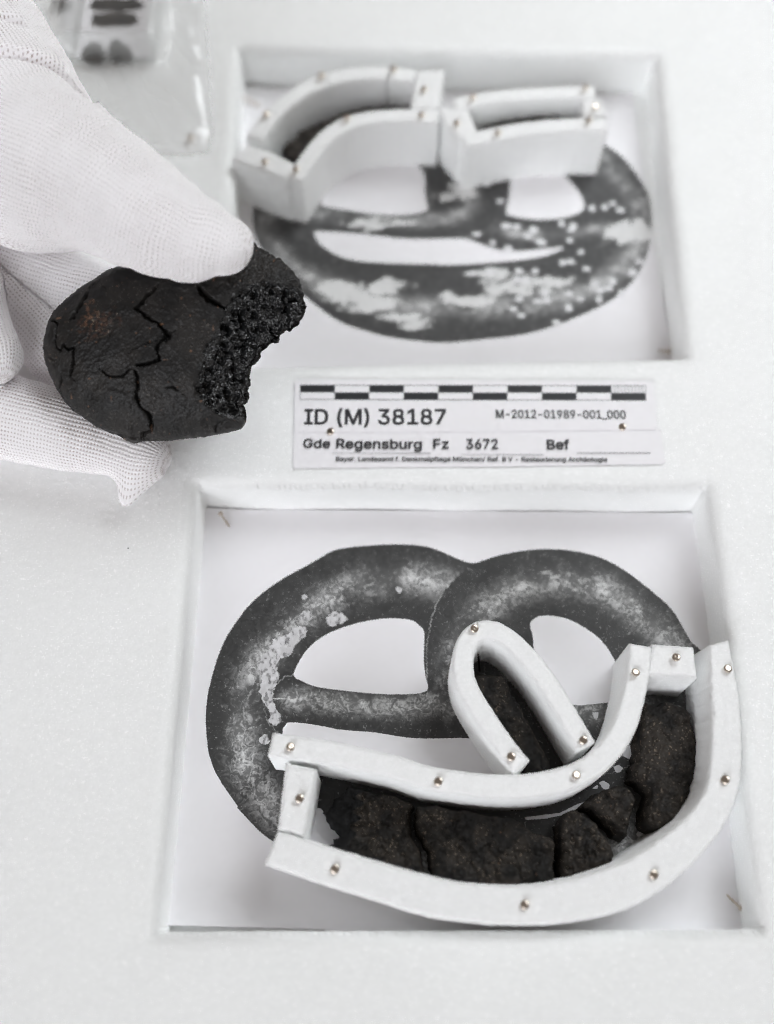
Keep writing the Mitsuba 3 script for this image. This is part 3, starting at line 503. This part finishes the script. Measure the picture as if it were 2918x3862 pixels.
bq = np.array([(-107,164.6),(-77.9,164.6)]); ddx = np.maximum(np.maximum(bq[0][0] - P[:, 0], P[:, 0] - bq[1][0]), 0); ddy = np.maximum(bq[0][1] - P[:, 1], 0)
hb = np.clip(1 - np.hypot(ddx, ddy) / (9 + 5 * cr), 0, 1); ztop = np.maximum(ztop, hb * hb * (3 - 2 * hb) * 14.6 * rounded(d, 6)) + .8 * (hb > 0) * (hb < 1) * (cr - .5)
add('plastic_bag__top_film', (np.c_[P, ztop] * MM, tri), 'film', True)
add('plastic_bag__bottom_film', (np.c_[P, np.full(len(P), .3)] * MM, tri), 'film', True)
edge = bag.difference(bag.buffer(-.9)); P, tri, idx, d = sheet(edge, .8, 52)
tag('plastic_bag', 'crumpled clear plastic bag lying on the foam behind the glove', 'plastic bag')
scene['box_plastic'] = {'type': 'blendbsdf', 'weight': .10, 'a': {'type': 'thindielectric', 'int_ior': 1.5}, 'b': {'type': 'twosided', 'bsdf': {'type': 'diffuse', 'reflectance': rgb(.6, .63, .62)}}}
bx = np.array([(-107,164.6),(-77.9,164.6)]); bx0, bx1, by0 = bx[0][0], bx[1][0], bx[0][1]
def boxpart(part, x0, x1, y0, y1, z0, z1, bsdf='box_plastic'):
    b = trimesh.creation.box(extents=np.array([x1 - x0, y1 - y0, z1 - z0]) * MM); b.apply_translation(np.array([(x0 + x1) / 2, (y0 + y1) / 2, (z0 + z1) / 2]) * MM)
    add('clear_box__' + part, b, bsdf, False)
BH, BD = 13.0, 45.0
zb = .6
boxpart('base', bx0, bx1, by0, by0 + BD, zb, zb + .8)
boxpart('side_wall', bx0, bx0 + 1.2, by0, by0 + BD, zb + .85, zb + BH); boxpart('side_wall', bx1 - 1.2, bx1, by0, by0 + BD, zb + .85, zb + BH)
boxpart('front_wall', bx0 + 1.25, bx1 - 1.25, by0, by0 + 1.0, zb + .85, zb + BH); boxpart('back_wall', bx0 + 1.25, bx1 - 1.25, by0 + BD - 1.0, by0 + BD, zb + .85, zb + BH)
tag('clear_box', 'small open clear plastic box holding dark pieces at the far left', 'plastic box')
zs = zb + .9
sl = np.array([[bx0 + 2, by0 + 2, zs + .1], [bx1 - 2, by0 + 2, zs + .1], [bx1 - 2, by0 + BD - 2, zs + .1], [bx0 + 2, by0 + BD - 2, zs + .1]]) * MM
add('paper_slip', (sl, np.array([[0, 1, 2], [0, 2, 3]])), 'paper', False, 'pale paper slip under the dark pieces in the clear box', 'paper slip')
for pts, lab, h in zip([[(-103.3,165.3),(-102.4,169.9),(-98.2,171.2),(-95.1,169.9),(-94.5,164),(-98.3,163.4)],[(-93.9,165.3),(-93.8,170.5),(-92.3,172.5),(-89.3,171.8),(-86,167.9),(-84.4,166),(-89.4,163.7)],[(-101,181.1),(-101.4,184.5),(-93.6,185.5),(-85.7,184.5),(-85.2,181.8),(-92.2,180.8)],[(-102.8,188.6),(-102.7,191.3),(-94.4,192.7),(-84.9,191.6),(-84.6,188.6),(-93.9,187.9)],[(-116,187.9),(-115.6,192),(-112.3,193.4),(-111.2,188.6)]],
        ['small dark lump at the front left of the clear box', 'dark lump at the front right of the clear box', 'long dark piece lying across the clear box', 'long dark piece at the back of the clear box', 'small dark piece at the back left of the clear box'], [4.5, 5, 4, 4, 3.5]):
    charred(poly(pts, 1), h, 2.0, len(lab), lab, base=zs + .2, amp=1.2, s=.6, rough=1.4)

# ---------------------------------------------------------------- held piece (its own tilted frame: x right, y up, z towards the viewer)
HOLD = T().translate([0, -.0061, .0142]).rotate([1, 0, 0], 23.5)
sil = [(-81.6,56.1),(-78.2,58.8),(-73.7,61.6),(-69.8,63.5),(-67.8,63.8),(-60.9,65.5),(-51,69),(-41.1,70.9),(-36.7,70.4),(-34.7,69.4),(-33.2,68.5),(-31.2,67.2),(-29.2,65.8),(-27.3,65.3),(-25.8,63.5),(-24.1,62),(-22.8,60.1),(-21.8,57.6),(-21.2,55.1),(-21.3,52.7),(-21.8,50.7),(-22.8,49.2),(-23.6,48.2),(-25.3,47),(-26.5,47.5),(-27.8,45.7),(-28.5,44),(-30.2,43.5),(-31.7,42.3),(-32.9,41),(-33.4,38.8),(-34.7,38.3),(-35.6,36.8),(-35.7,35.4),(-35.4,33.4),(-36.2,31.9),(-35.8,30.4),(-36.2,28.7),(-37.7,28.4),(-36.9,27),(-36.4,24.2),(-37.4,21.8),(-39.6,21),(-42.6,20.3),(-48.5,19.3),(-55.9,18.7),(-61.9,18.4),(-63.8,18.3),(-65.8,17.6),(-67.8,18.6),(-69.3,19.8),(-72.7,20.8),(-75.7,22.3),(-78.7,24.5),(-81.6,26.5),(-84.1,29.4),(-86.1,33.4),(-87.8,36.8),(-88.8,40.3),(-89,42.8),(-88.5,45.7),(-87.6,48.7),(-86.1,51.7),(-84.1,54.1)]
crumb = poly([(-40.7,51.4),(-38.1,54.8),(-34.2,57.2),(-28.3,58),(-23,57.5),(-19.1,55.8),(-18.1,47.5),(-29.8,35.8),(-33.2,32.9),(-33.4,28),(-34.6,23.1),(-39,23.4),(-42.4,24.1),(-45.8,27),(-47.8,30),(-47.3,32.9),(-46.1,35.3),(-45.8,39.2),(-44.9,42.1),(-43.4,45.1),(-41,48)], 1)
CRACKS = [(.24, 1.5, [(-56.9,57.3),(-58.1,55.3),(-60,53.9),(-61,52),(-62.6,50.8),(-60,48.6),(-57.1,46.9),(-55.6,45.2),(-54.2,43.3),(-56.9,41.8),(-57.2,40.4),(-56.5,37.5),(-59.5,36.7),(-62.9,36)]), (.15, 1.0, [(-62.9,36),(-64.8,34.6),(-66.3,33.6),(-68.7,33.6),(-70.1,34.3),(-71.8,35.5)]),
          (.22, 1.3, [(-62.9,36),(-62.2,33.6),(-62.2,31.2),(-62.6,28.8),(-61.9,26.4),(-59.8,24.2),(-59.7,22),(-60,20.6),(-61.9,19.8),(-63.1,18.6)]), (.12, .7, [(-56.5,37.5),(-54.9,37.8)]),
          (.24, 1.8, [(-72.6,58.7),(-74.6,57.7),(-76,55.3),(-76.8,52.8),(-77.7,50.4),(-79,48.9),(-80.2,47.2)]), (.20, 1.5, [(-86.1,48.9),(-84.6,48.4),(-83.2,47.7),(-83.9,45.2),(-83.6,41.8),(-82.4,40.3),(-81.2,42),(-80,40.6),(-78.3,41.1),(-78.5,37.9),(-79.5,35.5),(-79.7,33.5)]),
          (.22, 1.6, [(-82.4,35.2),(-82.9,33),(-84.1,31.5),(-83.4,29.1)]), (.38, 2.0, [(-46.9,56.6),(-46.2,54.9),(-44.5,52.9),(-42.6,52),(-40.4,50.8)]), (.18, .9, [(-54.9,30.9),(-53.7,31.2),(-52.5,30.5),(-51.5,30.2)]), (.14, .7, [(-51.8,29.3),(-49.6,29.3)]),
          (.11, .6, [(-49.8,42.3),(-48.4,41.6),(-47.2,41.3)]), (.16, .8, [(-40.2,23.5),(-42.6,22.5),(-44.6,20.1)]), (.12, .5, [(-65.5,38.7),(-61.4,41.3),(-57.1,42.8),(-51.3,45.7)]), (.16, .8, [(-70.7,20.1),(-65.3,18.9),(-61.4,18.7)]), (.09, .5, [(-72.4,58),(-71.6,56.7),(-70.2,55.8)]), (.09, .5, [(-82.1,35.1),(-79.9,34.3),(-77.5,32.4)]), (.08, .4, [(-86.6,39.8),(-84.6,38.4),(-83.6,36.4)])]
sq = resample(poly(sil, 1).exterior.coords, .3); kx = np.clip((sq[:, 0] - [(-37.1,63)][0][0]) / 2, 0, 1) * np.clip((sq[:, 0] + 60), 0, 1)
sq = sq + (fuzz(sq, .75, .9, 77) - sq) * np.maximum(kx, .12 * np.ones(len(sq)))[:, None]
P, tri, idx, d = sheet(Polygon(sq).buffer(0), .25, 61, .16, .7, inset=(.015, .045, .09, .15, .24, .36, .5, .7))
m = shapely.contains_xy(crumb, P[:, 0], P[:, 1])
cb = cKDTree(resample(crumb.exterior.coords, .3)); dc = cb.query(P)[0]; sd = np.where(m, dc, -dc) + 1.8 * (meshkit.fbm(np.c_[P / 1.6, np.zeros(len(P))], 3, 55) - .5)
q = np.c_[P, np.zeros(len(P))]
front = 11.5 * rounded(d, 20) + 1.2 * (meshkit.fbm(q / 14, 2, 3) - .5) * np.minimum(d / 3, 1)
inn = np.clip(sd / 2.0, 0, 1)
front -= inn * (1.6 + 1.4 * np.clip(sd / 6, 0, 1)) * np.minimum(d / 2.0, 1)
bV, bF = closed(P, tri, idx, front, -13 * rounded(d, 20)); N0 = np.array(trimesh.Trimesh(bV, bF, process=False).vertex_normals)[:len(P)]
q = np.c_[P, front]                                                   # grain is sampled on the surface itself and pushed along its normal
disp = .8 * (meshkit.fbm(q / 3.0, 3, 5) - .5) + .24 * (meshkit.noise(q / .55, 15) - .5)
bp = np.array([(-69.7,46.6)][0]); rb = np.hypot((P[:, 0] - bp[0]) / 6, (P[:, 1] - bp[1]) / 4.6)
disp += np.exp(-rb ** 4) * (.9 * (meshkit.fbm(q / 1.1, 3, 9) - .55))
wig = np.c_[meshkit.fbm(q / .9, 3, 21) - .5, meshkit.fbm(q / .9, 3, 22) - .5] * 1.0
vw = .45 + 1.1 * meshkit.fbm(np.c_[P / 2.2, np.ones(len(P))], 2, 33)
for w, dep, ln in CRACKS:
    pl = resample_open(np.array(ln), .12); dd, i = cKDTree(pl).query(P + wig); taper = np.clip(np.minimum(i, len(pl) - 1 - i) / 14, .2, 1)
    disp -= 1.25 * dep * np.exp(-(dd / (np.maximum(w * 1.2 * vw, .12) * taper)) ** 2)
rough2 = shapely.contains_xy(poly([(-36.4,71.4),(-39.3,61.1),(-40.8,52.8),(-34.4,57.7),(-28.5,58.4),(-23.1,57.9),(-18.2,56.2),(-21.2,67.5),(-31,71.4)], 1), P[:, 0], P[:, 1])
disp += rough2 * (.8 * (meshkit.fbm(q / .9, 3, 31) - .5) + .5 * (meshkit.noise(q / .45, 32) - .5))
qw = q + 1.4 * np.stack([meshkit.fbm(q / 1.5, 3, 81 + k) - .5 for k in range(3)], 1)
cell, cell2 = np.abs(2 * meshkit.noise(qw / 1.9, 41) - 1), np.abs(2 * meshkit.noise(qw / .9, 42) - 1)
disp += inn * (1.3 * (cell - .5) + .9 * (cell2 - .5) + .45 * (meshkit.noise(q / .45, 46) - .5) + 1.6 * (meshkit.fbm(q / 4, 2, 44) - .5)
               - 1.7 * np.clip((meshkit.noise(qw / 1.6, 47) - .60) / .1, 0, 1) - .9 * np.clip((meshkit.noise(qw / .6, 48) - .62) / .1, 0, 1))
for c, r, dep in zip([(-46.5,29.8),(-39.7,45.7),(-41.9,37.9),(-35.8,41.8),(-38.2,49.6),(-42.1,29.6),(-30.9,53.5),(-40.2,34),(-34.3,49.1)], [1.4, .6, .5, .4, .6, .4, .4, .5, .4], [3.2, 1.8, 1.6, 1.6, 2, 1.6, 1.4, 1.6, 1.4]):
    disp -= dep * np.exp(-(np.hypot(qw[:, 0] - c[0], qw[:, 1] - c[1]) / r) ** 4)
back = -13 * rounded(d, 20)
V, F = closed(P, tri, idx, front, back); UV = V[:, :2].copy(); V[:len(P)] += N0 * disp[:, None]

mm = np.zeros(len(V), bool); mm[:len(P)] = sd > 0; fm = mm[F].all(1)
for part, sel, b in (('crust', ~fm, 'held_crust'), ('crumb', fm, 'char_crumb')):
    f = F[sel]; u, inv = np.unique(f, return_inverse=True)
    add('held_fragment__' + part, (V[u] * MM, inv.reshape(f.shape)), b, True, uv=UV[u], tw=HOLD)
labels['held_fragment__crumb'] = {'label': 'glossy porous broken face of the charred bread'}
tag('held_fragment', 'black cracked charred bread piece held between gloved thumb and fingers', 'charred bread piece')

# ---------------------------------------------------------------- gloved hand
CHAINS = {  # (x, y, towards viewer, radius) in mm in the held piece's frame
    'thumb': [(-40.4,65.5,14,7.5),(-45.3,66.3,15,10.2),(-49.6,67.7,14,11.3),(-60.7,73.9,13,14),(-73.8,82,9,16.6),(-91.7,89.9,1,22.2),(-108.4,112.1,-8,24.8),(-124.6,132.3,-14,27.2)],
    'index': [(-65.5,15.7,-9,7.7),(-74.2,18.5,-10,9),(-85.8,21.5,-11,10.5),(-97.7,24.4,-13,11.3),(-111.5,27.5,-16,12.5)],
    'flap': [(-66.5,11.9,-9,6),(-68.3,7.9,-9,4),(-70,3.2,-9,1.9)],
    'middle': [(-102.9,40.9,-2,7.5),(-106.9,49.7,-5,7.1),(-111.2,60.4,-9,7.7),(-116.2,71.1,-12,8.8)],
    'ring': [(-85.1,32.4,-26,8.2),(-96.3,47.9,-24,8.6),(-106.1,59.3,-22,9.1),(-116.5,71,-22,10.4)],
    'little': [(-70.1,59.7,-24,7.9),(-88.8,63.9,-25,9.5),(-104.5,69.1,-25,10.8),(-118.1,74.6,-26,12.5)],
    'palm': [(-119.7,91.7,-30,20),(-108.4,74.4,-36,12.3),(-123.7,47.8,-40,18)],
}
from scipy.interpolate import PchipInterpolator
def dense(ch, n):
    c = np.array(ch, float); t = np.r_[0, np.cumsum(np.linalg.norm(np.diff(c[:, :3], axis=0), axis=1))]
    return [tuple(q) for q in PchipInterpolator(t, c)(np.linspace(0, t[-1], n))]
CHAINS = {k: (dense(c, 15 if k == 'thumb' else 8) if k != 'palm' else c) for k, c in CHAINS.items()}
SQ = {'thumb': .78}
def chain_sdf(X, ch, k):
    """Distance to a chain of tapered segments; also arc length along it and the nearest segment's axis point."""
    best = np.full(len(X), 1e9); arc = np.zeros(len(X)); ax = np.zeros((len(X), 3)); tan = np.zeros((len(X), 3)); near = np.full(len(X), 1e9); DQ, AR = [], []; rl = np.zeros(len(X)); s0 = 0; smooth = None
    for a, b in zip(ch[:-1], ch[1:]):
        A, B = np.array(a[:3]), np.array(b[:3]); L = np.linalg.norm(B - A)
        tr = ((X - A) @ (B - A)) / L ** 2; t = np.clip(tr, 0, 1); Q = A + t[:, None] * (B - A)
        dd = np.linalg.norm(X - Q, axis=1) - (a[3] + t * (b[3] - a[3]))
        best = np.minimum(best, dd); dq = np.linalg.norm(X - Q, axis=1); m = dq < near; near[m] = dq[m]; DQ.append(dq); AR.append(s0 + np.clip(tr, -20 if s0 == 0 else -1.0, 2.0) * L); ax[m] = Q[m]; tan[m] = (B - A) / L; rl[m] = (a[3] + t * (b[3] - a[3]))[m]; s0 += L
        smooth = dd if smooth is None else smin(smooth, dd, k)
    wt = np.exp(-(np.array(DQ) - near) / .9); arc = (wt * np.array(AR)).sum(0) / wt.sum(0)
    return smooth, best, arc, ax, tan, rl
def smin(a, b, k):
    h = np.clip(.5 + .5 * (b - a) / k, 0, 1); return b + (a - b) * h - k * h * (1 - h)
def squash(X, f): Y = X.copy(); Y[:, 2] = Y[:, 2] / f; return Y
def hand_sdf(X):
    out = None
    for nm, ch in CHAINS.items():
        f = SQ.get(nm, 1.0); c2 = [(x, y, z / f, r) for x, y, z, r in ch]
        dd = chain_sdf(squash(X, f), c2, .6)[0] * (f if f < 1 else 1)
        if nm == 'flap': out = smin(out, dd, 3.0)
        elif out is None: out = dd
        else: out = smin(out, dd, .9 if nm not in ('palm',) else 3.0)
    return out
def tets(fn, lo, hi, h):
    """Surface fn = 0 by marching tetrahedra on a grid."""
    n = np.ceil((np.array(hi) - lo) / h).astype(int) + 1
    ax = [lo[i] + h * np.arange(n[i]) for i in range(3)]
    G = np.stack(np.meshgrid(*ax, indexing='ij'), -1).reshape(-1, 3); D = fn(G)
    I = np.arange(len(G)).reshape(n); c = [I[a:n[0] - 1 + a, b:n[1] - 1 + b, d:n[2] - 1 + d].ravel() for a, b, d in np.ndindex(2, 2, 2)]
    C = np.stack(c, 1); s = D[C] < 0; C = C[s.any(1) & ~s.all(1)]
    tt = np.vstack([C[:, t] for t in ([0, 1, 3, 7], [0, 3, 2, 7], [0, 2, 6, 7], [0, 6, 4, 7], [0, 4, 5, 7], [0, 5, 1, 7])])
    s = D[tt] < 0; k = s.sum(1); E, O = [], []
    o = np.argsort(~s, axis=1, kind='stable'); ts = np.take_along_axis(tt, o, 1)
    for cnt, tri in ((1, [[(0, 1), (0, 2), (0, 3)]]), (3, [[(3, 0), (3, 1), (3, 2)]]), (2, [[(0, 2), (0, 3), (1, 3)], [(0, 2), (1, 3), (1, 2)]])):
        q = ts[k == cnt]
        for t in tri: E.append(np.stack([np.stack([q[:, a], q[:, b]], 1) for a, b in t], 1)); O.append(q[:, 0])
    O = np.hstack(O); E = np.vstack(E); e = np.sort(E.reshape(-1, 2), 1); u, inv = np.unique(e, axis=0, return_inverse=True)
    a, b = u.T; w = (D[a] / (D[a] - D[b]))[:, None]; V = G[a] + w * (G[b] - G[a]); F = inv.reshape(-1, 3)
    t = V[F]; flip = (np.cross(t[:, 1] - t[:, 0], t[:, 2] - t[:, 0]) * (G[O] - t.mean(1))).sum(1) > 0; F[flip] = F[flip][:, ::-1]
    mesh = trimesh.Trimesh(V, F, process=False)
    mesh.merge_vertices(digits_vertex=3); mesh.update_faces(mesh.nondegenerate_faces()); mesh.remove_unreferenced_vertices()
    return mesh
A = np.vstack([np.array(c) for c in CHAINS.values()])
x_left = [(-123.2,132.9)][0][0]
hand = tets(hand_sdf, [x_left, A[:, 1].min() - 24, -52], [A[:, 0].max() + 12, min(A[:, 1].max() + 34, [(-100.4,153.3)][0][1]), 46], 1.2)
hand = trimesh.smoothing.filter_taubin(hand, iterations=12)
X = np.array(hand.vertices)
best = np.full(len(X), 1e9); UVH = np.zeros((len(X), 2))
for nm, ch in CHAINS.items():
    f = SQ.get(nm, 1.0); c2 = [(x, y, z / f, r) for x, y, z, r in ch]; Y = squash(X, f)
    _, dd, arc, ax, tan, rl = chain_sdf(Y, c2, 1.0); rel = Y - ax; t0 = np.array(c2[0][:3]) - np.array(c2[-1][:3]); t0 /= np.linalg.norm(t0)
    e1 = np.cross([0, 0, 1.0], t0); e1 /= np.linalg.norm(e1); e2 = np.cross(t0, e1)
    ang = np.arctan2(rel @ e1, rel @ e2); rm = rl
    if nm == 'flap': dd = dd + 1e3
    mk = dd < best; best[mk] = dd[mk]; UVH[mk] = np.c_[arc, (ang if e2[2] > 0 else np.where(ang > 0, ang - np.pi, ang + np.pi)) * rm][mk]
N = np.array(hand.vertex_normals)
wr = .9 * (meshkit.fbm(X / 9, 3, 71) - .5) + .35 * (meshkit.fbm(X / 3, 2, 72) - .5)
# creases of the cuff across the back of the hand
for w0, w1, dep in [([(-96.7,114.2),(-91,114.4),(-84.8,113.7),(-80.5,110.8),(-77.2,107)], 0.9, 2.8), ([(-96.7,125.1),(-92.4,125.2),(-88.1,124.4),(-84.3,120.8),(-81,116.1)], 0.9, 2.0)]:
    pl = resample_open(chaikin(w0, 2, False), .4); dd = cKDTree(pl).query(X[:, :2])[0]
    t, i = np.gradient(pl, axis=0), cKDTree(pl).query(X[:, :2])[1]; side = t[i, 0] * (X[:, 1] - pl[i, 1]) - t[i, 1] * (X[:, 0] - pl[i, 0])
    wr = wr + (X[:, 2] > 3) * (.55 * dep * np.where(side > 0, np.exp(-(dd / 7) ** 2), 0) * np.minimum(dd / .8, 1) - .6 * dep * np.exp(-(dd / w1) ** 2))
hand.vertices = X + N * wr[:, None]
scene['person__glove'] = mikit.ply((np.array(hand.vertices) * MM, np.array(hand.faces)), 'knit', smooth=True, uv=UVH, to_world=HOLD)
tag('person', 'hand in a white knitted cotton glove gripping a black charred piece', 'person')

# ---------------------------------------------------------------- stray specks
SPECKS = ['tiny black speck on the foam below the glove, left of the near recess']
for i, (c, z) in enumerate(zip([(-69.9,-10.7)] + [], [0])):
    r = np.random.default_rng(300 + i); m = trimesh.creation.icosphere(1); m.vertices = np.array(m.vertices) * (.7 + .6 * r.random((len(m.vertices), 1))) * r.uniform(.16, .26)
    m.apply_translation([c[0], c[1], z + .2]); m.apply_scale(MM); add('charred_speck', m, 'char_crust', False, SPECKS[i], 'speck', None)
